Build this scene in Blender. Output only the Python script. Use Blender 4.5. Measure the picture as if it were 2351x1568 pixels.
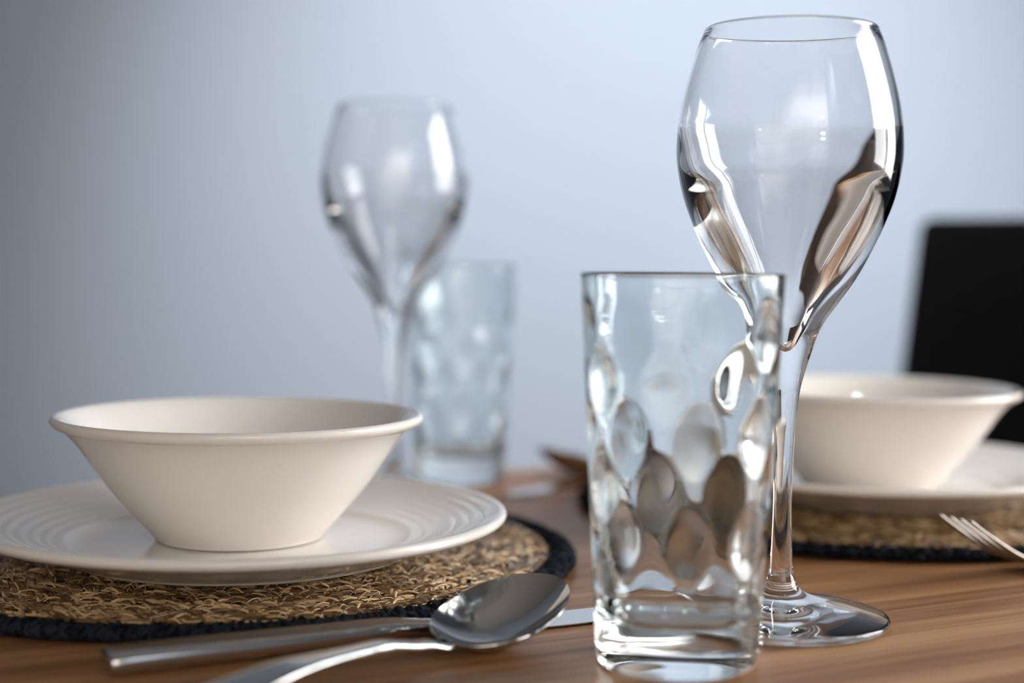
import bpy, bmesh, math, random
from mathutils import Vector, Matrix, noise
random.seed(7)
sc = bpy.context.scene
for o in list(bpy.data.objects):
    bpy.data.objects.remove(o)
COL = sc.collection

# ------------------------------------------------------------------ camera, light, exposure
TZ = 0.75                       # height of the table top
TH = math.radians(27.3)         # room and table are turned this much from the camera axis
CU, SU = math.cos(TH), math.sin(TH)
def W(u, n, z=0.0):             # table frame (u across, n along, z above floor) -> world
    return Vector((CU*u - SU*n, SU*u + CU*n, z))

TR = math.radians(8.0)           # the room's own turn
def RW(u, n, z=0.0):            # room frame -> world
    return Vector((math.cos(TR)*u - math.sin(TR)*n, math.sin(TR)*u + math.cos(TR)*n, z))

cd = bpy.data.cameras.new('camera')
cd.sensor_width = 36.0
cd.lens = 3517.0/2351.0*36.0
cd.clip_start = 0.02
cd.dof.use_dof = True
cd.dof.focus_distance = 0.577
cd.dof.aperture_fstop = 3.5
cd.dof.aperture_blades = 0
cam = bpy.data.objects.new('camera', cd)
COL.objects.link(cam)
cam.matrix_world = (Matrix.Translation((0, 0, TZ + 0.1358)) @ Matrix.Rotation(math.radians(90) - 0.05516, 4, 'X')
                    @ Matrix.Rotation(0.00847, 4, 'Z'))
sc.camera = cam

wd = bpy.data.worlds.new('daylight')
sc.world = wd
wd.use_nodes = True
wd.node_tree.nodes['Background'].inputs[0].default_value = (0.55, 0.70, 1.0, 1)
wd.node_tree.nodes['Background'].inputs[1].default_value = 0.3

def area(name, loc, direction, sx, sy, power, color):
    l = bpy.data.lights.new(name, 'AREA')
    l.shape = 'RECTANGLE'; l.size = sx; l.size_y = sy; l.energy = power; l.color = color
    o = bpy.data.objects.new(name, l); COL.objects.link(o)
    o.location = loc
    o.rotation_euler = Vector(direction).to_track_quat('-Z', 'Y').to_euler()
    return o
# daylight that enters through the window of the right wall and a small window behind the camera
RU = 1.25
WIN_A = (0.20, 1.03, 0.74, 1.75)       # along n, then height
for nm, (n0, n1, z0, z1), pw, col in (('daylight_right', WIN_A, 13.2, (1.0, 0.98, 0.955)),):
    area(nm, RW(RU + 0.13, (n0 + n1)/2, (z0 + z1)/2), RW(-1, 0, 0), n1 - n0, z1 - z0, pw, col)
BN, BU0, BU1, BZ0, BZ1 = -2.2, 0.80, 1.10, 1.15, 1.45
area('daylight_rear', RW((BU0 + BU1)/2, BN - 0.13, (BZ0 + BZ1)/2), RW(0, 1, 0), BU1 - BU0, BZ1 - BZ0, 4, (1.0, 0.96, 0.90))
# unseen spotlights: one washes the middle of the back wall, two are added for fill off the pale wall behind the camera
def unseen_wash_spot(loc, aim, power, cone, color):
    sl = bpy.data.lights.new('unseen_wash_spot', 'SPOT')
    sl.energy = power; sl.color = color; sl.spot_size = math.radians(cone); sl.spot_blend = 1.0; sl.shadow_soft_size = 0.05
    so = bpy.data.objects.new('unseen_wash_spot', sl); COL.objects.link(so)
    so.location = loc
    so.rotation_euler = (Vector(aim) - Vector(loc)).to_track_quat('-Z', 'Y').to_euler()
unseen_wash_spot((0.30, 0.15, 2.42), (0.13, 1.48, 0.90), 180, 37, (1.0, 0.965, 0.93))
for x in (-0.1, 1.0):
    unseen_wash_spot(RW(x, -1.0, 2.42), RW(x, BN, 1.25), 155, 100, (1.0, 0.97, 0.94))

sc.view_settings.view_transform = 'Standard'
sc.view_settings.look = 'None'
sc.view_settings.gamma = 1.0
sc.view_settings.use_curve_mapping = False
sc.view_settings.exposure = 1.3
cy = sc.cycles
cy.use_denoising = True
cy.max_bounces = 20
cy.diffuse_bounces = 5
cy.glossy_bounces = 8
cy.transmission_bounces = 20
cy.caustics_reflective = True
cy.caustics_refractive = True
cy.blur_glossy = 0.3
cy.sample_clamp_indirect = 6.0

# ------------------------------------------------------------------ materials
def mat(name, base, rough=0.5, metal=0.0, **kw):
    m = bpy.data.materials.new(name); m.use_nodes = True
    b = m.node_tree.nodes['Principled BSDF']
    b.inputs['Base Color'].default_value = (*base, 1)
    b.inputs['Roughness'].default_value = rough
    b.inputs['Metallic'].default_value = metal
    for k, v in kw.items():
        b.inputs[k].default_value = v
    return m, m.node_tree, b
def node(nt, t, **kw):
    n = nt.nodes.new(t)
    for k, v in kw.items():
        if k in n.inputs: n.inputs[k].default_value = v
        else: setattr(n, k, v)
    return n
def ramp(nt, stops):
    r = nt.nodes.new('ShaderNodeValToRGB')
    e = r.color_ramp.elements
    while len(e) < len(stops): e.new(0.5)
    for x, (p, c) in zip(e, stops):
        x.position = p; x.color = (*c, 1)
    return r

def make_paint(name, c, bump=0.03):
    m, nt, b = mat(name, c, 0.85)
    tc = node(nt, 'ShaderNodeTexCoord')
    nz = node(nt, 'ShaderNodeTexNoise', Scale=240.0, Detail=3.0)
    bp = node(nt, 'ShaderNodeBump', Strength=bump, Distance=0.002)
    nt.links.new(tc.outputs['Object'], nz.inputs['Vector'])
    nt.links.new(nz.outputs['Fac'], bp.inputs['Height'])
    nt.links.new(bp.outputs['Normal'], b.inputs['Normal'])
    return m
M = {}
M['wall'] = make_paint('wall_paint', (0.205, 0.245, 0.305))
M['ceiling'] = make_paint('ceiling_paint', (0.30, 0.29, 0.28))
M['ivory_paint'] = make_paint('ivory_wall_paint', (0.74, 0.71, 0.67))
M['taupe'] = make_paint('taupe_wall_paint', (0.28, 0.24, 0.205))
M['frame'] = make_paint('window_lacquer', (0.75, 0.75, 0.75), 0.0)

def make_wood(name, dark, mid, light, rough):
    m, nt, b = mat(name, mid, rough)
    b.inputs['Specular IOR Level'].default_value = 0.15
    tc = node(nt, 'ShaderNodeTexCoord')
    mp = node(nt, 'ShaderNodeMapping'); mp.inputs['Scale'].default_value = (1.3, 52.0, 52.0)
    n1 = node(nt, 'ShaderNodeTexNoise', Scale=1.0, Detail=6.0, Roughness=0.62, Distortion=0.6)
    mp2 = node(nt, 'ShaderNodeMapping'); mp2.inputs['Scale'].default_value = (9.0, 330.0, 330.0)
    n2 = node(nt, 'ShaderNodeTexNoise', Scale=1.0, Detail=4.0, Roughness=0.6)
    mx = node(nt, 'ShaderNodeMath', operation='MULTIPLY_ADD'); mx.inputs[1].default_value = 0.42
    r = ramp(nt, [(0.54, dark), (0.69, mid), (0.86, light)])
    L = nt.links.new
    L(tc.outputs['Object'], mp.inputs['Vector']); L(tc.outputs['Object'], mp2.inputs['Vector'])
    L(mp.outputs[0], n1.inputs['Vector']); L(mp2.outputs[0], n2.inputs['Vector'])
    L(n2.outputs['Fac'], mx.inputs[0]); L(n1.outputs['Fac'], mx.inputs[2])
    L(mx.outputs[0], r.inputs['Fac']); L(r.outputs['Color'], b.inputs['Base Color'])
    bp = node(nt, 'ShaderNodeBump', Strength=0.08, Distance=0.0006)
    L(n2.outputs['Fac'], bp.inputs['Height']); L(bp.outputs['Normal'], b.inputs['Normal'])
    return m
M['table'] = make_wood('table_laminate', (0.140, 0.060, 0.023), (0.325, 0.156, 0.068), (0.46, 0.25, 0.122), 0.40)
M['floor'] = make_wood('floor_oak', (0.17, 0.11, 0.07), (0.27, 0.18, 0.11), (0.36, 0.26, 0.17), 0.45)

m, nt, b = mat('glazed_ivory', (0.81, 0.765, 0.72), 0.06); b.inputs['IOR'].default_value = 1.5
M['ceramic'] = m
m, nt, b = mat('unglazed_foot', (0.42, 0.37, 0.32), 0.8); M['bisque'] = m

def make_glass(name, col):
    m = bpy.data.materials.new(name); m.use_nodes = True
    nt = m.node_tree; nt.nodes.remove(nt.nodes['Principled BSDF'])
    g = node(nt, 'ShaderNodeBsdfGlass', Roughness=0.0, IOR=1.5); g.inputs['Color'].default_value = (*col, 1)
    nt.links.new(g.outputs[0], nt.nodes['Material Output'].inputs[0])
    return m
M['glass'] = make_glass('clear_crystal', (0.995, 0.998, 1.0))
M['thick_glass'] = make_glass('pressed_glass', (0.975, 0.992, 0.995))

m, nt, b = mat('stainless_steel', (0.56, 0.55, 0.54), 0.16, 1.0)
tc = node(nt, 'ShaderNodeTexCoord'); nz = node(nt, 'ShaderNodeTexNoise', Scale=60.0, Detail=3.0)
mr = node(nt, 'ShaderNodeMapRange'); mr.inputs[3].default_value = 0.04; mr.inputs[4].default_value = 0.12
nt.links.new(tc.outputs['Object'], nz.inputs['Vector']); nt.links.new(nz.outputs['Fac'], mr.inputs[0])
nt.links.new(mr.outputs[0], b.inputs['Roughness'])
M['steel'] = m
M['dim_steel'] = mat('dim_reflection_steel', (0.30, 0.27, 0.245), 0.26, 1.0)[0]  # darker copy of the stainless steel, dimmer reflections put into its colour

def make_straw(name, stops, rough, spec=0.4):
    m, nt, b = mat(name, stops[1][1], rough)
    b.inputs['Specular IOR Level'].default_value = spec
    ge = node(nt, 'ShaderNodeNewGeometry'); r = ramp(nt, stops)
    tc = node(nt, 'ShaderNodeTexCoord'); nz = node(nt, 'ShaderNodeTexNoise', Scale=900.0, Detail=2.0)
    ad = node(nt, 'ShaderNodeMath', operation='MULTIPLY_ADD'); ad.inputs[1].default_value = 0.3
    oi = node(nt, 'ShaderNodeObjectInfo')
    wr = node(nt, 'ShaderNodeMath', operation='ADD')
    fr = node(nt, 'ShaderNodeMath', operation='FRACT')
    L = nt.links.new
    L(ge.outputs['Random Per Island'], wr.inputs[0]); L(oi.outputs['Random'], wr.inputs[1]); L(wr.outputs[0], fr.inputs[0])
    L(tc.outputs['Object'], nz.inputs['Vector']); L(nz.outputs['Fac'], ad.inputs[0]); L(fr.outputs[0], ad.inputs[2])
    L(ad.outputs[0], r.inputs['Fac']); L(r.outputs['Color'], b.inputs['Base Color'])
    return m
M['straw'] = make_straw('seagrass_straw', [(0.1, (0.045, 0.022, 0.007)), (0.62, (0.225, 0.122, 0.045)), (1.05, (0.74, 0.51, 0.27))], 0.34, 0.85)
M['straw_dark'] = mat('seagrass_core', (0.05, 0.027, 0.011), 0.8)[0]
M['yarn'] = make_straw('black_yarn', [(0.1, (0.0022, 0.0025, 0.0035)), (0.6, (0.005, 0.006, 0.009)), (1.15, (0.020, 0.024, 0.036))], 0.8, 0.12)
m, nt, b = mat('black_leather', (0.0016, 0.0016, 0.0018), 0.6); b.inputs['Specular IOR Level'].default_value = 0.05
tc = node(nt, 'ShaderNodeTexCoord'); vo = node(nt, 'ShaderNodeTexVoronoi', Scale=420.0)
bp = node(nt, 'ShaderNodeBump', Strength=0.15, Distance=0.0008)
nt.links.new(tc.outputs['Object'], vo.inputs['Vector']); nt.links.new(vo.outputs['Distance'], bp.inputs['Height'])
nt.links.new(bp.outputs['Normal'], b.inputs['Normal'])
M['leather'] = m
M['leg'] = mat('dark_wood_leg', (0.02, 0.016, 0.014), 0.4)[0]

# ------------------------------------------------------------------ helpers
def link_mesh(name, me, parent=None, m=None):
    o = bpy.data.objects.new(name, me); COL.objects.link(o)
    if m is not None and not me.materials: me.materials.append(m)
    if parent is not None: o.parent = parent
    return o
def thing(name, label, cat, loc, rz=0.0, group=None):
    o = bpy.data.objects.new(name, None); COL.objects.link(o)
    o.empty_display_size = 0.02
    o.location = loc; o.rotation_euler = (0, 0, rz)
    o['label'] = label; o['category'] = cat
    if group: o['group'] = group
    return o
def dup(root, loc, rz, label):
    r = root.copy(); COL.objects.link(r)
    r.location = loc; r.rotation_euler = (0, 0, rz); r['label'] = label
    for ch in list(root.children):
        c = ch.copy(); COL.objects.link(c); c.parent = r
        for g in list(ch.children):
            d = g.copy(); COL.objects.link(d); d.parent = c
    return r
def catmull(pts, k=8):
    """smooth open polyline through 2-tuples / 3-tuples"""
    P = [Vector(p).to_3d() if len(p) == 2 else Vector(p) for p in pts]
    if len(pts[0]) == 2: P = [Vector((p[0], p[1], 0)) for p in pts]
    out = []
    for i in range(len(P) - 1):
        a, b_, c, d = P[max(i-1, 0)], P[i], P[i+1], P[min(i+2, len(P)-1)]
        tb = (c - a)*0.5; tc_ = (d - b_)*0.5
        L = (c - b_).length
        for t_, ref in ((tb, 0), (tc_, 1)):
            if t_.length > 1.2*L: t_.length = 1.2*L
        for j in range(k):
            t = j/k
            h00 = 2*t**3 - 3*t*t + 1; h10 = t**3 - 2*t*t + t; h01 = -2*t**3 + 3*t*t; h11 = t**3 - t*t
            out.append(b_*h00 + tb*h10 + c*h01 + tc_*h11)
    out.append(P[-1])
    return out
def grid_parts(grid, parts, closed=True, normals=True):
    """grid[i][j] of Vectors (i along the profile, j round); parts = [(name, i0, i1)]. Shared smooth normals over the whole grid,
    every part a mesh of its own. returns {name: mesh}"""
    NI, NJ = len(grid), len(grid[0])
    nor = [[None]*NJ for _ in range(NI)]
    for i in range(NI):
        ia, ib = max(i-1, 0), min(i+1, NI-1)
        for j in range(NJ):
            ja, jb = ((j-1) % NJ, (j+1) % NJ) if closed else (max(j-1, 0), min(j+1, NJ-1))
            du = grid[ib][j] - grid[ia][j]; dv = grid[i][jb] - grid[i][ja]
            nn = dv.cross(du)
            nor[i][j] = nn.normalized() if nn.length > 1e-14 else None
    for i in range(NI):
        if nor[i][0] is None or (grid[i][0] - grid[i][NJ//2]).length < 1e-6:   # pole
            k = 1 if i == 0 else i - 1
            s = 1.0 if (nor[k][0] and nor[k][0].z > 0) else -1.0
            for j in range(NJ): nor[i][j] = Vector((0, 0, s))
    res = {}
    for name, a, b_ in parts:
        vs, fs, ns = [], [], []
        for i in range(a, b_ + 1):
            vs += [tuple(v) for v in grid[i]]; ns += [tuple(n_) for n_ in nor[i]]
        JJ = NJ if closed else NJ - 1
        for i in range(b_ - a):
            for j in range(JJ):
                k = (j + 1) % NJ
                fs.append((i*NJ + j, i*NJ + k, (i+1)*NJ + k, (i+1)*NJ + j))
        me = bpy.data.meshes.new(name); me.from_pydata(vs, [], fs)
        me.polygons.foreach_set('use_smooth', [True]*len(me.polygons))
        if normals: me.normals_split_custom_set_from_vertices(ns)
        me.update(); res[name] = me
    return res
def lathe(profile, parts, seg=128):
    """profile = list of (r, z), walked so that the outside lies to the right (outer wall upwards)"""
    g = [[Vector((p[0]*math.cos(2*math.pi*j/seg), p[0]*math.sin(2*math.pi*j/seg), p[1])) for j in range(seg)] for p in profile]
    return grid_parts(g, parts)
def bm_mesh(name, bm, smooth=False):
    me = bpy.data.meshes.new(name); bm.normal_update(); bm.to_mesh(me); bm.free()
    if smooth: me.polygons.foreach_set('use_smooth', [True]*len(me.polygons))
    return me
def box_bm(bm, c, s, bev=0.0, mtx=None, seg=3):
    r = bmesh.ops.create_cube(bm, size=1.0)
    vs = r['verts']
    for v in vs: v.co = Vector((v.co.x*s[0], v.co.y*s[1], v.co.z*s[2])) + Vector(c)
    if bev > 0:
        es = list({e for v in vs for e in v.link_edges})
        rr = bmesh.ops.bevel(bm, geom=es, offset=bev, segments=seg, affect='EDGES', profile=0.5)
        vs = list({v for f in rr['faces'] for v in f.verts} | {v for v in vs if v.is_valid})
    if mtx is not None:
        for v in vs: v.co = mtx @ v.co
    return vs
def box(name, c, s, m, parent=None, bev=0.0, smooth=False):
    bm = bmesh.new(); box_bm(bm, c, s, bev)
    return link_mesh(name, bm_mesh(name, bm, smooth), parent, m)

# ------------------------------------------------------------------ room
def struct(name, c, s, m, opening=()):
    """wall slab in the room frame, optionally with a rectangular opening made of four solid pieces in one mesh"""
    bm = bmesh.new()
    if not opening:
        box_bm(bm, c, s)
    else:
        ax = opening[0]                         # 0 -> openings run along u, 1 -> along n; then (a0, a1, z0, z1) in order
        lo, hi = c[ax] - s[ax]/2, c[ax] + s[ax]/2
        zl, zh = c[2] - s[2]/2, c[2] + s[2]/2
        def pc(b0, b1, q0, q1):
            cc = list(c); ss = list(s)
            cc[ax] = (b0 + b1)/2; ss[ax] = b1 - b0; cc[2] = (q0 + q1)/2; ss[2] = q1 - q0
            box_bm(bm, cc, ss)
        x = lo
        for a0, a1, z0, z1 in opening[1:]:
            pc(x, a0, zl, zh); pc(a0, a1, zl, z0); pc(a0, a1, z1, zh); x = a1
        pc(x, hi, zl, zh)
    o = link_mesh(name, bm_mesh(name, bm), None, m)
    o.rotation_euler = (0, 0, TR)
    o['kind'] = 'structure'
    return o
LU, BK, CE = -1.6, 1.50, 2.5
cu, du_ = (LU + RU)/2, RU - LU
cn, dn = (BN + BK)/2, BK - BN
struct('floor', (cu, cn, -0.05), (du_ + 0.4, dn + 0.4, 0.1), M['floor'])
struct('ceiling', (cu, cn, CE + 0.05), (du_ + 0.4, dn + 0.4, 0.1), M['ceiling'])
struct('wall_back', (cu, BK + 0.1, CE/2), (du_, 0.2, CE), M['wall'])
struct('wall_left', (LU - 0.1, cn, CE/2), (0.2, dn + 0.4, CE), M['taupe'])
struct('wall_right', (RU + 0.1, cn, CE/2), (0.2, dn + 0.4, CE), M['wall'], (1, WIN_A))
struct('wall_front', (cu, BN - 0.1, CE/2), (du_, 0.2, CE), M['ivory_paint'], (0, (BU0, BU1, BZ0, BZ1)))
def window(name, ax, pos, a0, a1, z0, z1, nx, nz):
    root = bpy.data.objects.new(name, None); COL.objects.link(root)
    root.rotation_euler = (0, 0, TR); root['kind'] = 'structure'
    def b_(nm, p0, p1, q0, q1, t):
        c = [0, 0, (q0 + q1)/2]; s = [t, t, q1 - q0]
        c[ax] = (p0 + p1)/2; s[ax] = p1 - p0; c[1-ax] = pos
        box(nm, c, s, M['frame'], root, 0.004)
    f = 0.05
    b_('frame_stile', a0, a0 + f, z0, z1, 0.07); b_('frame_stile', a1 - f, a1, z0, z1, 0.07)
    b_('frame_rail', a0 + f, a1 - f, z0, z0 + f, 0.07); b_('frame_rail', a0 + f, a1 - f, z1 - f, z1, 0.07)
    for i in range(1, nx):
        x = a0 + (a1 - a0)*i/nx; b_('mullion', x - 0.02, x + 0.02, z0 + f, z1 - f, 0.05)
    for i in range(1, nz):
        z = z0 + (z1 - z0)*i/nz; b_('transom', a0 + f, a1 - f, z - 0.02, z + 0.02, 0.05)
window('window_1', 1, RU + 0.06, *WIN_A, 2, 1)
window('window_2', 0, BN - 0.06, BU0, BU1, BZ0, BZ1, 2, 2)

# ------------------------------------------------------------------ table
t = thing('dining_table', 'brown wood-grain dining table that carries all the place settings', 'table', W(0, 0, 0), TH)
TU0, TU1, TN0, TN1 = -0.02, 0.785, -0.55, 0.868
bm = bmesh.new(); box_bm(bm, ((TU0 + TU1)/2, (TN0 + TN1)/2, TZ - 0.014), (TU1 - TU0, TN1 - TN0, 0.028), 0.003)
link_mesh('tabletop', bm_mesh('tabletop', bm), t, M['table'])
for u in (0.07, 0.69):
    for n in (-0.42, 0.42):
        box('leg', (u, n, 0.361), (0.055, 0.055, 0.722), M['table'], t, 0.004)
for u in (0.07, 0.69):
    box('apron', (u, 0.0, 0.682), (0.02, 0.784, 0.08), M['table'], t, 0.002)
for n in (-0.42, 0.42):
    box('apron', (0.38, n, 0.682), (0.564, 0.02, 0.08), M['table'], t, 0.002)

# ------------------------------------------------------------------ chair
def chair(loc, rz):
    r = thing('dining_chair', 'black upholstered dining chair with a tall plain back beyond the right-hand bowl', 'chair', loc, rz)
    bm = bmesh.new(); box_bm(bm, (0, 0.0, 0.455), (0.44, 0.44, 0.07), 0.02, None, 4)
    link_mesh('seat', bm_mesh('seat', bm, True), r, M['leather'])
    # back: padded slab, reclined, slightly narrower at the top, rounded corners
    mtx = Matrix.Translation((0, -0.205, 0.46)) @ Matrix.Rotation(math.radians(7.5), 4, 'X')
    bm = bmesh.new()
    vs = box_bm(bm, (0, 0, 0.225), (0.43, 0.05, 0.48), 0.012, None, 4)
    bmesh.ops.subdivide_edges(bm, edges=[e for e in bm.edges if e.calc_length() > 0.2], cuts=6, use_grid_fill=True)
    for v in bm.verts:
        k = (v.co.z + 0.015)/0.48
        v.co.x *= 1.0 - 0.02*k
        v.co.y += 0.018*(1 - (v.co.x/0.215)**2)*(-1)
        v.co = mtx @ v.co
    link_mesh('backrest', bm_mesh('backrest', bm, True), r, M['leather'])
    for sx in (-1, 1):
        for sy in (-1, 1):
            bm = bmesh.new()
            vs = box_bm(bm, (sx*0.19, sy*0.19, 0.215), (0.04, 0.04, 0.43), 0.003)
            for v in vs:
                k = 1 - v.co.z/0.43
                v.co.x += sx*0.01*k - (v.co.x - sx*0.19)*0.3*k; v.co.y += sy*0.012*k - (v.co.y - sy*0.19)*0.3*k
            link_mesh('leg', bm_mesh('leg', bm), r, M['leg'])
    for sx in (-1, 1):
        box('apron', (sx*0.185, 0, 0.40), (0.02, 0.34, 0.045), M['leg'], r, 0.002)
    return r
chair(W(0.667, 0.80, 0), TH + math.radians(90))

# ------------------------------------------------------------------ woven placemats
MR = 0.155
MAT_TOP = 0.0068
def strand(vs, fs, p0, p1, w, h, lift, nseg=4, domed=True):
    """one flat straw: arched ribbon with a rounded top, from p0 to p1 (2D + base height)"""
    p0, p1 = Vector(p0), Vector(p1)
    if domed:
        p0.z += dome(p0.xy.length); p1.z += dome(p1.xy.length)
    d = (p1 - p0); L = d.length; d.normalize()
    s = Vector((-d.y, d.x, 0.0))
    if s.length < 1e-6: s = Vector((1, 0, 0))
    s.normalize()
    base = len(vs)
    for i in range(nseg + 1):
        t_ = i/nseg
        c = p0.lerp(p1, t_) + Vector((0, 0, lift*math.sin(math.pi*t_)))
        ww = w*(0.55 + 0.45*math.sin(math.pi*t_))
        for a, q in ((-1, 0), (-0.5, 0.85), (0.5, 0.85), (1, 0)):
            vs.append(tuple(c + s*(a*ww/2) + Vector((0, 0, q*h))))
    for i in range(nseg):
        for j in range(3):
            a = base + i*4 + j
            fs.append((a, a + 4, a + 5, a + 1))
def straws_mesh(name, items):
    vs, fs = [], []
    for it in items: strand(vs, fs, *it)
    me = bpy.data.meshes.new(name); me.from_pydata(vs, [], fs)
    me.polygons.foreach_set('use_smooth', [True]*len(me.polygons))
    return me
def polar(r, a, z=0.0): return Vector((r*math.cos(a), r*math.sin(a), z))
STEP = 0.0052
DOME = 0.0064                    # the mats swell a little towards the middle
def dome(r_):
    t_ = min(1.0, max(0.0, (0.146 - r_)/0.072))
    return DOME*t_*t_*(3 - 2*t_)
ZB = 0.0042
under, fuzz, stitches = [], [], []
rng = random.Random(11)
r = 0.010
while r < MR - 0.012:
    # under-layer: straws lying along the coil
    for q in range(3):
        rr = r + (q - 1)*0.0016
        n_ = max(6, int(2*math.pi*rr/0.011))
        for k in range(n_):
            a = 2*math.pi*(k + rng.random()*0.7)/n_
            da = rng.uniform(0.010, 0.018)/rr
            z = ZB + 0.0012*(1 - ((q - 1)*0.7)**2) + rng.uniform(-0.0003, 0.0004)
            under.append((polar(rr + rng.uniform(-0.0006, 0.0006), a, z), polar(rr + rng.uniform(-0.0006, 0.0006), a + da, z),
                          rng.uniform(0.0014, 0.0024), 0.0007, rng.uniform(0.0001, 0.0005)))
    # stitches: slanting straws that wrap the coil
    n_ = max(8, int(2*math.pi*r/0.0044))
    ph = rng.random()*6.28
    for k in range(n_):
        a = ph + 2*math.pi*(k + rng.uniform(-0.3, 0.3))/n_
        sl = rng.choice((1, 1, 1, -1))*rng.uniform(0.0035, 0.0105)/r
        e = rng.uniform(0.30, 0.60)
        z = ZB + 0.0009 + rng.uniform(-0.0003, 0.0003)
        stitches.append((polar(r - STEP*e, a - sl/2, z), polar(r + STEP*e, a + sl/2, z + rng.uniform(-0.0003, 0.0005)),
                         rng.uniform(0.0008, 0.0017), rng.uniform(0.0005, 0.0009), rng.uniform(0.0007, 0.0016)))
    # loose fibres
    for k in range(int(n_*0.8)):
        a = rng.random()*6.283; b_ = a + rng.uniform(-0.009, 0.009)/r
        z = ZB + 0.0020
        fuzz.append((polar(r + rng.uniform(-0.004, 0.004), a, z), polar(r + rng.uniform(-0.005, 0.005), b_, z + rng.uniform(0, 0.0012)),
                     rng.uniform(0.00025, 0.0005), 0.0003, rng.uniform(0.0003, 0.0016), 3))
    r += STEP
# black rim: a cord wound obliquely with short yarn wraps
def wrap_mesh(name):
    vs, fs = [], []
    rg = random.Random(5)
    RC, rr, hh = MR - 0.0062, 0.0054, 0.0033
    n_ = 520
    for k in range(n_*2):
        d_ = 1 if k % 2 else -1
        a0 = 2*math.pi*(k//2 + rg.uniform(-0.25, 0.25))/n_
        w = rg.uniform(0.0007, 0.0012)/RC
        p0 = -0.6 + rg.uniform(0, 1.9)*(k % 4 > 0)
        p1 = min(p0 + rg.uniform(0.7, 1.5), math.pi + 0.5)
        lean = d_*rg.uniform(0.006, 0.016)
        sc_ = rg.uniform(0.98, 1.10)
        base = len(vs); N = 6
        for i in range(N + 1):
            q = i/N; p = p0 + (p1 - p0)*q
            bulge = 1.0 + 0.16*math.sin(math.pi*q)
            for e, f in ((-1, 0.92), (0, 1.06), (1, 0.92)):
                R_ = RC + rr*math.cos(p)*f*sc_*bulge; z = 0.0036 + hh*math.sin(p)*f*sc_*bulge
                vs.append(tuple(polar(R_, a0 + lean*(q - 0.5) + e*w*(0.4 + 0.6*math.sin(math.pi*q)), max(z, 0.0002))))
        for i in range(N):
            for j in range(2):
                q = base + i*3 + j
                fs.append((q, q + 1, q + 4, q + 3))
    me = bpy.data.meshes.new(name); me.from_pydata(vs, [], fs)
    me.polygons.foreach_set('use_smooth', [True]*len(me.polygons))
    return me
def core_cord():
    prof = [(MR - 0.0062 + 0.0051*math.cos(a), 0.0036 + 0.0031*math.sin(a)) for a in [i*2*math.pi/12 for i in range(13)]]
    return lathe(prof, [('core', 0, 12)], 96)['core']
core_me = core_cord(); wrap_me = wrap_mesh('yarn_wraps')
disc_me = lathe([(0.0, 0.0003), (MR - 0.010, 0.0003), (MR - 0.009, 0.002), (MR - 0.010, ZB)] + [(x, ZB + dome(x)) for x in (0.138, 0.128, 0.118, 0.108, 0.098, 0.088, 0.078, 0.06, 0.0)], [('mat_core', 0, 12)], 96)['mat_core']
disc_me.materials.append(M['straw_dark'])
under_me = straws_mesh('straw_weave', under); fuzz_me = straws_mesh('loose_fibres', fuzz)
def placemat(loc, rz, label, key=None):
    root = thing('woven_placemat', label, 'placemat', loc, rz, 'round woven placemats')
    link_mesh('mat_core', disc_me, root)
    o = link_mesh('straw_weave', under_me, root, M['straw']); o['kind'] = 'stuff'
    o = link_mesh('loose_fibre', fuzz_me, root, M['straw']); o['kind'] = 'stuff'
    o = link_mesh('border_cord', core_me, root, M['yarn']); o['label'] = 'black border cord'
    o = link_mesh('yarn_wrap', wrap_me, o, M['yarn']); o['kind'] = 'stuff'
    st = list(stitches)
    if key is not None:                          # the stitches that show largest are parts of their own
        mi = Matrix.Rotation(-rz, 4, 'Z')
        k = mi @ (Vector((key[0], key[1], 0)) - Vector((loc[0], loc[1], 0)))
        st.sort(key=lambda s: ((s[0] + s[1])/2 - k).length)
        near, st = st[:300], st[300:]
        for s in near:
            c = (s[0] + s[1])/2; c.z = s[0].z
            c.z += dome(c.xy.length)
            me = straws_mesh('straw_stitch', [(s[0] + Vector((0, 0, dome(s[0].xy.length))) - c, s[1] + Vector((0, 0, dome(s[1].xy.length))) - c) + tuple(s[2:]) + (4, False)])
            q = link_mesh('straw_stitch', me, root, M['straw']); q.location = c
    o = link_mesh('straw_stitching', straws_mesh('straw_stitching', st), root, M['straw']); o['kind'] = 'stuff'
    return root
mat1_c = Vector((-0.126, 0.676, TZ))
mat2_c = Vector((0.192, 0.832, TZ))
placemat(mat1_c, 0.4, 'round straw placemat with black border under the left plate', (-0.012, 0.585))
placemat(mat2_c, 2.1, 'round straw placemat with black border under the right-hand plate by the fork')

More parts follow.
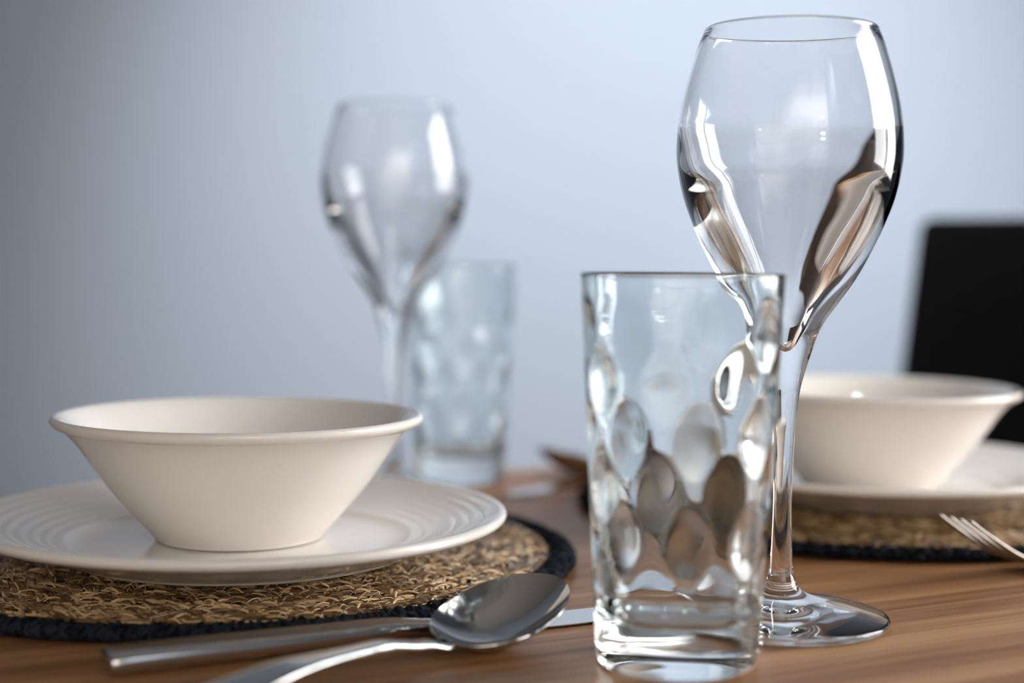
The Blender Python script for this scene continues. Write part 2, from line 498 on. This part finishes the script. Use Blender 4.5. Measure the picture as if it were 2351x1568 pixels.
# ------------------------------------------------------------------ plates and bowls
def plate_profile():
    pts = [(0.0, 0.0010), (0.062, 0.0010), (0.0640, 0.0005), (0.0660, 0.0), (0.0690, 0.0004), (0.0710, 0.0016), (0.0830, 0.0056), (0.0960, 0.0102), (0.1045, 0.0127)]
    a = catmull(pts, 6)
    n_foot0, n_foot1 = 6, 30
    out = [(p.x, p.y) for p in a]
    # rolled lip
    lip = [(0.1075, 0.0136), (0.1090, 0.0149), (0.1093, 0.0163), (0.1085, 0.0175), (0.1068, 0.0178), (0.1050, 0.0172)]
    i_lip = len(out) - 1
    out += [(p.x, p.y) for p in catmull([pts[-1]] + lip, 5)][1:]
    i_lip2 = len(out) - 1
    # upper side with shallow pressed rings, then the well
    N = 90
    for i in range(1, N + 1):
        r_ = 0.1050 + (0.0700 - 0.1050)*i/N
        t_ = (r_ - 0.070)/0.035
        z = 0.0074 + 0.0098*(t_**1.2)
        win = min(1, max(0, (0.1045 - r_)/0.004))*min(1, max(0, (r_ - 0.0705)/0.004))
        z += 0.00011*win*math.sin(2*math.pi*(r_ - 0.070)/0.0050)
        out.append((r_, z))
    i_well = len(out) - 1
    out += [(p.x, p.y) for p in catmull([(0.070, 0.0074), (0.066, 0.0056), (0.060, 0.0046), (0.040, 0.0042), (0.0, 0.0042)], 6)][1:]
    return out, i_lip, i_well
pp, i_lip, i_well = plate_profile()
pm = lathe(pp, [('underside', 0, 6), ('foot_ring', 6, 30), ('outer_flange', 30, i_lip), ('rim', i_lip, i_well), ('well', i_well, len(pp) - 1)], 160)
PZ = TZ + 0.0142
def plate(loc, label):
    r_ = thing('dinner_plate', label, 'plate', loc, 0.3, 'ivory dinner plates')
    for k in ('underside', 'foot_ring', 'outer_flange', 'rim', 'well'): link_mesh(k, pm[k], r_, M['ceramic'])
    return r_
plate((-0.1109, 0.6236, PZ), 'ivory rimmed dinner plate on the left straw mat, half shading it')
plate((0.1895, 0.798, PZ), 'ivory rimmed dinner plate on the right-hand straw mat behind the wine glass')

def bowl_profile():
    pts = [(0.0, 0.0025), (0.028, 0.0025), (0.0305, 0.0010), (0.0325, 0.0), (0.0343, 0.0005), (0.0352, 0.0018), (0.0385, 0.0055), (0.0436, 0.0112), (0.0495, 0.0180),
           (0.0550, 0.0250), (0.0602, 0.0325), (0.0648, 0.0392), (0.0690, 0.0440), (0.0722, 0.0467)]
    out = [(p.x, p.y) for p in catmull(pts, 5)]
    i1 = len(out) - 1
    lip = [pts[-1], (0.0748, 0.0480), (0.0760, 0.0495), (0.0758, 0.0510), (0.0745, 0.0518), (0.0725, 0.0514), (0.0700, 0.0498)]
    out += [(p.x, p.y) for p in catmull(lip, 6)][1:]
    i2 = len(out) - 1
    inn = [lip[-1], (0.0660, 0.0462), (0.0610, 0.0400), (0.0560, 0.0325), (0.0505, 0.0250), (0.0440, 0.0175), (0.0370, 0.0110), (0.0300, 0.0075), (0.0200, 0.0062), (0.0, 0.0060)]
    out += [(p.x, p.y) for p in catmull(inn, 6)][1:]
    return out, i1, i2
bp_, bi1, bi2 = bowl_profile()
bmeshes = lathe(bp_, [('foot_ring', 0, 20), ('outer_wall', 20, bi1), ('rim', bi1, bi2), ('inner_wall', bi2, len(bp_) - 1)], 160)
def bowl(loc, label):
    r_ = thing('soup_bowl', label, 'bowl', loc, 0.1, 'ivory flared bowls')
    for k in ('foot_ring', 'outer_wall', 'rim', 'inner_wall'): link_mesh(k, bmeshes[k], r_, M['ceramic'])
    return r_
BZ = PZ + 0.0043
bowl((-0.1126, 0.6328, BZ), 'ivory flared bowl standing on the left plate')
bowl((0.1869, 0.796, BZ), 'ivory flared bowl on the right-hand plate in front of the black chair')

# ------------------------------------------------------------------ wine glasses
def wine_profile():
    foot = [(0.0, 0.0030), (0.015, 0.0026), (0.030, 0.0012), (0.0372, 0.0003), (0.0392, 0.0003), (0.0402, 0.0011), (0.0402, 0.0024), (0.0392, 0.0033), (0.0350, 0.0046),
            (0.0270, 0.0066), (0.0180, 0.0085), (0.0115, 0.0102), (0.0080, 0.0122), (0.0056, 0.0152)]
    stem = [(0.0044, 0.0200), (0.0039, 0.0300), (0.0035, 0.0457), (0.0037, 0.0600), (0.0043, 0.0720), (0.0057, 0.0865), (0.0077, 0.0946)]
    bowl_ = [(0.0098, 0.1016), (0.0117, 0.1075), (0.0143, 0.1129), (0.0192, 0.1199), (0.0252, 0.1287), (0.0300, 0.1377), (0.0346, 0.1476), (0.0386, 0.1584), (0.0408, 0.1690),
             (0.0413, 0.1775), (0.0403, 0.1895), (0.0374, 0.2023), (0.0340, 0.2137), (0.0318, 0.2192)]
    rim = [(0.0317, 0.2198), (0.0310, 0.2204), (0.0303, 0.2198), (0.0304, 0.2189)]
    inner = [(0.0329, 0.2137), (0.0363, 0.2023), (0.0388, 0.1898), (0.0393, 0.1802), (0.0368, 0.1682), (0.0327, 0.1598), (0.0263, 0.1494), (0.0195, 0.1392), (0.0132, 0.1297),
             (0.0083, 0.1207), (0.0055, 0.1129), (0.0038, 0.1085), (0.0026, 0.1052), (0.0014, 0.1032), (0.0, 0.1025)]
    K = 6
    allp = foot + stem + bowl_ + rim + inner
    out = [(max(p.x, 0.0), p.y) for p in catmull(allp, K)]
    a = (len(foot) - 1)*K; b_ = (len(foot) + len(stem) - 1)*K
    return out, a, b_
wp, wa, wb = wine_profile()
wm = lathe(wp, [('foot', 0, wa), ('stem', wa, wb), ('bowl', wb, len(wp) - 1)], 144)
def wine_glass(loc, label):
    r_ = thing('wine_glass', label, 'wine glass', loc, 0, 'tulip wine glasses')
    for k in ('foot', 'stem', 'bowl'): link_mesh(k, wm[k], r_, M['glass'])
    return r_
wine_glass((0.1016, 0.5687, TZ + 0.0001), 'tall clear tulip wine glass in focus behind the front tumbler')
wine_glass((-0.0668, 0.8680, TZ + 0.0001), 'clear tulip wine glass out of focus beyond the left bowl')

# ------------------------------------------------------------------ dimpled tumblers
def tumbler_grid():
    SEG, H, RB, RT = 220, 0.131, 0.0272, 0.0340
    FZ = 0.0150
    def rout(z): return RB + (RT - RB)*(z/H)
    g = []
    def ring(r_, z): g.append([Vector((r_*math.cos(2*math.pi*j/SEG), r_*math.sin(2*math.pi*j/SEG), z)) for j in range(SEG)])
    for r_, z in [(0.0, 0.0016), (0.012, 0.0014), (0.0215, 0.0006), (0.0240, 0.0001), (0.0254, 0.0004), (0.0265, 0.0014), (0.0270, 0.0032), (rout(0.006), 0.006)]: ring(r_, z)
    for z in [0.009, 0.012, FZ]: ring(rout(z), z)
    i_base = len(g) - 1
    nz = 40
    for i in range(1, nz + 1):
        z = FZ + (H - 0.0012 - FZ)*i/nz; ring(rout(z), z)
    for k in range(1, 8):
        a = math.pi*k/8; ring(RT - 0.0009 + 0.0009*math.cos(a), H - 0.0012 + 0.0011*math.sin(a))
    i_rim = len(g) - 1
    # inner wall: staggered lens-shaped dimples
    NC, PZH, NR, EA, EB = 8, 0.0172, 5, 0.0094, 0.0143
    nz = 190
    for i in range(nz + 1):
        z = (H - 0.0012) + (FZ + 0.003 - (H - 0.0012))*i/nz
        row = []
        for j in range(SEG):
            a = 2*math.pi*j/SEG
            best = 0.0
            q = (z - 0.0270)/PZH
            for k in (math.floor(q) - 1, math.floor(q), math.floor(q) + 1, math.floor(q) + 2):
                if k < 0 or k > NR: continue
                t_ = a/(2*math.pi)*NC - 0.5*(k % 2) - 0.05*k
                dx = t_ - round(t_)
                d2 = (dx*2*math.pi*0.031/NC/EA)**2 + ((z - 0.0270 - k*PZH)/EB)**2
                if d2 < 1: best = max(best, (1 - d2)**1.6)
            fade = min(1.0, max(0.0, (0.124 - z)/0.03))
            base = 0.0024*fade + 0.0018*(1 - fade)
            th_ = base + 0.0013*best*(0.35 + 0.65*fade)*min(1.0, max(0.0, (0.126 - z)/0.006))
            lower = max(0.0, (FZ + 0.012 - z)/0.009)
            r_ = rout(z) - th_ - 0.0022*lower**2
            row.append(Vector((r_*math.cos(a), r_*math.sin(a), z)))
        g.append(row)
    i_wall = len(g) - 1
    last = sum(v.xy.length for v in g[-1])/SEG
    for f, z in [(0.93, FZ + 0.0016), (0.80, FZ + 0.0006), (0.5, FZ), (0.0, FZ - 0.0002)]: ring(last*f, z)
    return g, i_base, i_rim, i_wall
tg, ti_b, ti_r, ti_w = tumbler_grid()
tm = grid_parts(tg, [('base', 0, ti_b), ('outer_wall', ti_b, ti_r), ('dimpled_inner_wall', ti_r, ti_w), ('inside_floor', ti_w, len(tg) - 1)])
def tumbler(loc, rz, label):
    r_ = thing('water_tumbler', label, 'tumbler', loc, rz, 'dimpled glass tumblers')
    for k in ('base', 'outer_wall', 'dimpled_inner_wall', 'inside_floor'): link_mesh(k, tm[k], r_, M['thick_glass'])
    return r_
tumbler((0.0564, 0.5090, TZ + 0.0001), 0.35, 'clear dimpled water tumbler at the front beside the spoon')
tumbler((-0.0312, 0.9250, TZ + 0.0001), 1.2, 'blurred dimpled water tumbler at the far table edge beside a wine glass')

# ------------------------------------------------------------------ cutlery
def ribbon_solid(sections, nw=14):
    """closed metal shape from cross sections: (centre, side, up, half width, half thickness); super-elliptic section. -> grid"""
    g = []
    for c, s, u, w, h in sections:
        row = []
        for j in range(nw*2):
            a = 2*math.pi*j/(nw*2)
            ca, sa = math.cos(a), math.sin(a)
            e = 0.55
            row.append(c + s*(w*math.copysign(abs(ca)**e, ca)) + u*(h*math.copysign(abs(sa)**0.8, sa)))
        g.append(row)
    return g
def sweep(path, widths, thick, cap0=True, cap1=True):
    """path in the x-z plane (points (x, z)); y is the side. -> sections with rounded ends"""
    secs = []
    P = [Vector((p[0], 0, p[1])) for p in path]
    N = len(P)
    for i, p in enumerate(P):
        d = (P[min(i+1, N-1)] - P[max(i-1, 0)]).normalized()
        up = Vector((-d.z, 0, d.x))
        secs.append((p, Vector((0, 1, 0)), up, widths[i], thick[i]))
    def cap(sec, d):
        c, s, u, w, h = sec
        res = [(c + d*(0.0012*math.sin(a)), s, u, max(w - h*(1 - math.cos(a)), w*0.4) if a < 1.5 else w*0.02, h*max(math.cos(a), 0.02)) for a in (0.5, 0.95, 1.3, 1.57)]
        return res
    if cap0: secs = cap(secs[0], (P[0] - P[1]).normalized())[::-1] + secs
    if cap1: secs = secs + cap(secs[-1], (P[-1] - P[-2]).normalized())
    return secs
def lerp_list(keys, xs):
    out = []
    for x in xs:
        for (x0, y0), (x1, y1) in zip(keys, keys[1:]):
            if x <= x1 or (x1, y1) == keys[-1]:
                t_ = min(1, max(0, (x - x0)/(x1 - x0))); t_ = t_*t_*(3 - 2*t_)
                out.append(y0 + (y1 - y0)*t_); break
    return out
def spoon_meshes():
    # bowl: x from -0.031 (neck) to +0.033 (tip), rim z, hollow; origin under the deepest point
    LB, LT, HW, D = 0.0268, 0.0290, 0.0198, 0.0095
    TILT = 0.27
    N, Mn = 40, 28
    def hw(x):
        if x < 0: return HW*math.sqrt(max(0.0, 1 - (x/LB)**2))**0.85
        return HW*math.sqrt(max(0.0, 1 - (x/LT)**2))**1.05
    def rimz(x): return D + TILT*(x + 0.004)*(1 if x > 0 else 0.75)
    def surf(x, s, off):
        w = max(hw(x), 0.0004)
        cx = (x/LB if x < 0 else x/LT)
        depth = D*max(0.0, 1 - abs(cx)**2.4)
        y = s*w
        z = rimz(x) - depth*(1 - abs(s)**2.2)
        return Vector((x, y, z + off))
    top, bot = [], []
    for i in range(N + 1):
        c = -math.cos(math.pi*i/N)
        x = c*LB if c < 0 else c*LT
        x *= 0.9995
        ss = [math.sin(math.pi*(j/Mn - 0.5)) for j in range(Mn + 1)]
        top.append([surf(x, s, 0.0011) for s in ss])
        bot.append([surf(x, s, 0.0) for s in ss])
    ring = [t_ + b_[::-1] for t_, b_ in zip(top, bot)]
    bme = grid_parts(ring, [('bowl', 0, N)], True, False)['bowl']
    # handle
    xs = [-0.0253 - 0.1292*i/40 for i in range(41)]
    zk = [(0.0253, 0.0034), (0.037, 0.0058), (0.058, 0.0092), (0.090, 0.0098), (0.125, 0.0064), (0.1545, 0.0026)]
    zs = lerp_list([(k, v) for k, v in zk], [-x for x in xs])
    zs[0] = rimz(-LB) - 0.0002
    path = list(zip(xs, zs))
    wk = [(0.0253, 0.0042), (0.042, 0.0028), (0.065, 0.0036), (0.12, 0.0078), (0.1545, 0.0088)]
    ws = lerp_list(wk, [-x for x in xs])
    tk = lerp_list([(0.0253, 0.0012), (0.045, 0.0017), (0.1, 0.0013), (0.1545, 0.0012)], [-x for x in xs])
    hg = ribbon_solid(sweep(path, ws, tk, False, True))
    hme = grid_parts(hg, [('handle', 0, len(hg) - 1)])['handle']
    return bme, hme
sp_b, sp_h = spoon_meshes()
sp_b2, sp_h2 = sp_b.copy(), sp_h.copy()
def spoon(loc, rz, label, pitch=0.0, roll=0.0, dim=False):
    r_ = thing('table_spoon', label, 'spoon', loc, rz, 'steel spoons')
    r_.rotation_euler = (roll, pitch, rz)
    m_ = M['dim_steel'] if dim else M['steel']
    link_mesh('bowl', sp_b2 if dim else sp_b, r_, m_); link_mesh('handle', sp_h2 if dim else sp_h, r_, m_)
    return r_
def knife_meshes():
    # x: handle end 0 -> blade tip 0.215; z = centre
    xs = [0.0 + 0.122*i/24 for i in range(25)]
    hg = ribbon_solid(sweep([(x, 0.0042 if x < 0.095 else 0.0042 - 0.0012*(x - 0.095)/0.027) for x in xs],
                            lerp_list([(0, 0.0085), (0.06, 0.0078), (0.122, 0.0062)], xs), lerp_list([(0, 0.0040), (0.095, 0.0036), (0.122, 0.0022)], xs), True, True))
    hme = grid_parts(hg, [('handle', 0, len(hg) - 1)])['handle']
    bm = bmesh.new()
    # blade outline: back (y+) nearly straight, edge (y-) bellied with rounded tip
    out_b = [(0.120, 0.0052), (0.14, 0.0072), (0.17, 0.0082), (0.195, 0.0078), (0.208, 0.0062), (0.2145, 0.0030)]
    out_e = [(0.2155, -0.0010), (0.212, -0.0050), (0.203, -0.0082), (0.185, -0.0098), (0.155, -0.0096), (0.135, -0.0085), (0.126, -0.0060), (0.120, -0.0052)]
    ol = [p.xy for p in catmull(out_b + out_e, 5)]
    top = [bm.verts.new((p.x, p.y, 0.0030 + (0.0006 if p.y > 0 else 0.0002))) for p in ol]
    bot = [bm.verts.new((p.x, p.y, 0.0030 - (0.0006 if p.y > 0 else 0.0002))) for p in ol]
    bm.faces.new(top[::-1]); bm.faces.new(bot)
    for i in range(len(ol)):
        k = (i + 1) % len(ol)
        bm.faces.new((top[i], top[k], bot[k], bot[i]))
    bmesh.ops.recalc_face_normals(bm, faces=bm.faces)
    for v in bm.verts: v.co.z -= 0.0022
    return bm_mesh('blade', bm), hme
kn_b, kn_h = knife_meshes()
def knife(loc, rz, label):
    r_ = thing('table_knife', label, 'knife', loc, rz, 'steel knives')
    link_mesh('blade', kn_b, r_, M['steel']); link_mesh('handle', kn_h, r_, M['steel'])
    return r_
def fork_meshes():
    # x: tine tip 0 -> handle end -0.19 ; lying with the tines curving upwards
    def zc(x):                     # x = distance from the tip
        k = [(0.0, 0.0265), (0.012, 0.0188), (0.028, 0.0100), (0.045, 0.0042), (0.058, 0.0026), (0.075, 0.0085), (0.10, 0.0105), (0.15, 0.0050), (0.19, 0.0020)]
        p = catmull(k, 10)
        for a, b_ in zip(p, p[1:]):
            if a.x <= x <= b_.x: return a.y + (b_.y - a.y)*(x - a.x)/max(b_.x - a.x, 1e-9)
        return k[-1][1]
    tines = []
    for y in (-0.0093, -0.0031, 0.0031, 0.0093):
        xs = [0.046*i/20 for i in range(21)]
        g = ribbon_solid(sweep([(-x, zc(x)) for x in xs], lerp_list([(0, 0.0010), (0.02, 0.0017), (0.046, 0.0021)], xs), lerp_list([(0, 0.0007), (0.046, 0.0011)], xs), True, False), 8)
        for row in g:
            for v in row:
                v.y += y*(1.0 - 0.04*(1 + v.x/0.046))
        tines.append(grid_parts(g, [('tine', 0, len(g) - 1)])['tine'])
    xs = [0.044 + 0.030*i/20 for i in range(21)]
    g = ribbon_solid(sweep([(-x, zc(x)) for x in xs], lerp_list([(0.044, 0.0118), (0.052, 0.0118), (0.066, 0.0060), (0.074, 0.0032)], xs), [0.0011 + 0.0004*(i/20) for i in range(21)], True, False))
    head = grid_parts(g, [('head', 0, len(g) - 1)])['head']
    xs = [0.074 + 0.116*i/30 for i in range(31)]
    g = ribbon_solid(sweep([(-x, zc(x)) for x in xs], lerp_list([(0.074, 0.0032), (0.10, 0.0036), (0.16, 0.0080), (0.19, 0.0088)], xs), [0.0016 - 0.0004*(i/30) for i in range(31)], False, True))
    handle = grid_parts(g, [('handle', 0, len(g) - 1)])['handle']
    return tines, head, handle
fk = fork_meshes()
def fork(loc, rz, label):
    r_ = thing('dinner_fork', label, 'fork', loc, rz)
    for me in fk[0]: link_mesh('tine', me, r_, M['dim_steel'])
    link_mesh('head', fk[1], r_, M['dim_steel']); link_mesh('handle', fk[2], r_, M['dim_steel'])
    return r_
spoon(Vector((-0.0045, 0.5325, TZ + 0.0006)), math.radians(48), 'steel spoon at the front between the left mat and the tumbler', 0.0, 0.14)
knife(Vector((-0.1296, 0.4884, TZ + 0.0003)), math.radians(27.5), 'steel knife lying behind the front spoon beside the left mat')
knife(Vector((0.1400, 1.0220, TZ + 0.0003)), math.radians(49 + 180), 'blurred steel knife by the far side of the right-hand mat')
spoon(Vector((0.0400, 0.9470, TZ + 0.0006)), math.radians(48 + 180), 'blurred steel spoon at the far table edge, seen from underneath its raised tip', 0.0, 0.0, True)
fork(Vector((0.1880, 0.6420, TZ + 0.0004)), math.radians(27.5 + 180), 'steel fork with upturned tines beside the right-hand mat')
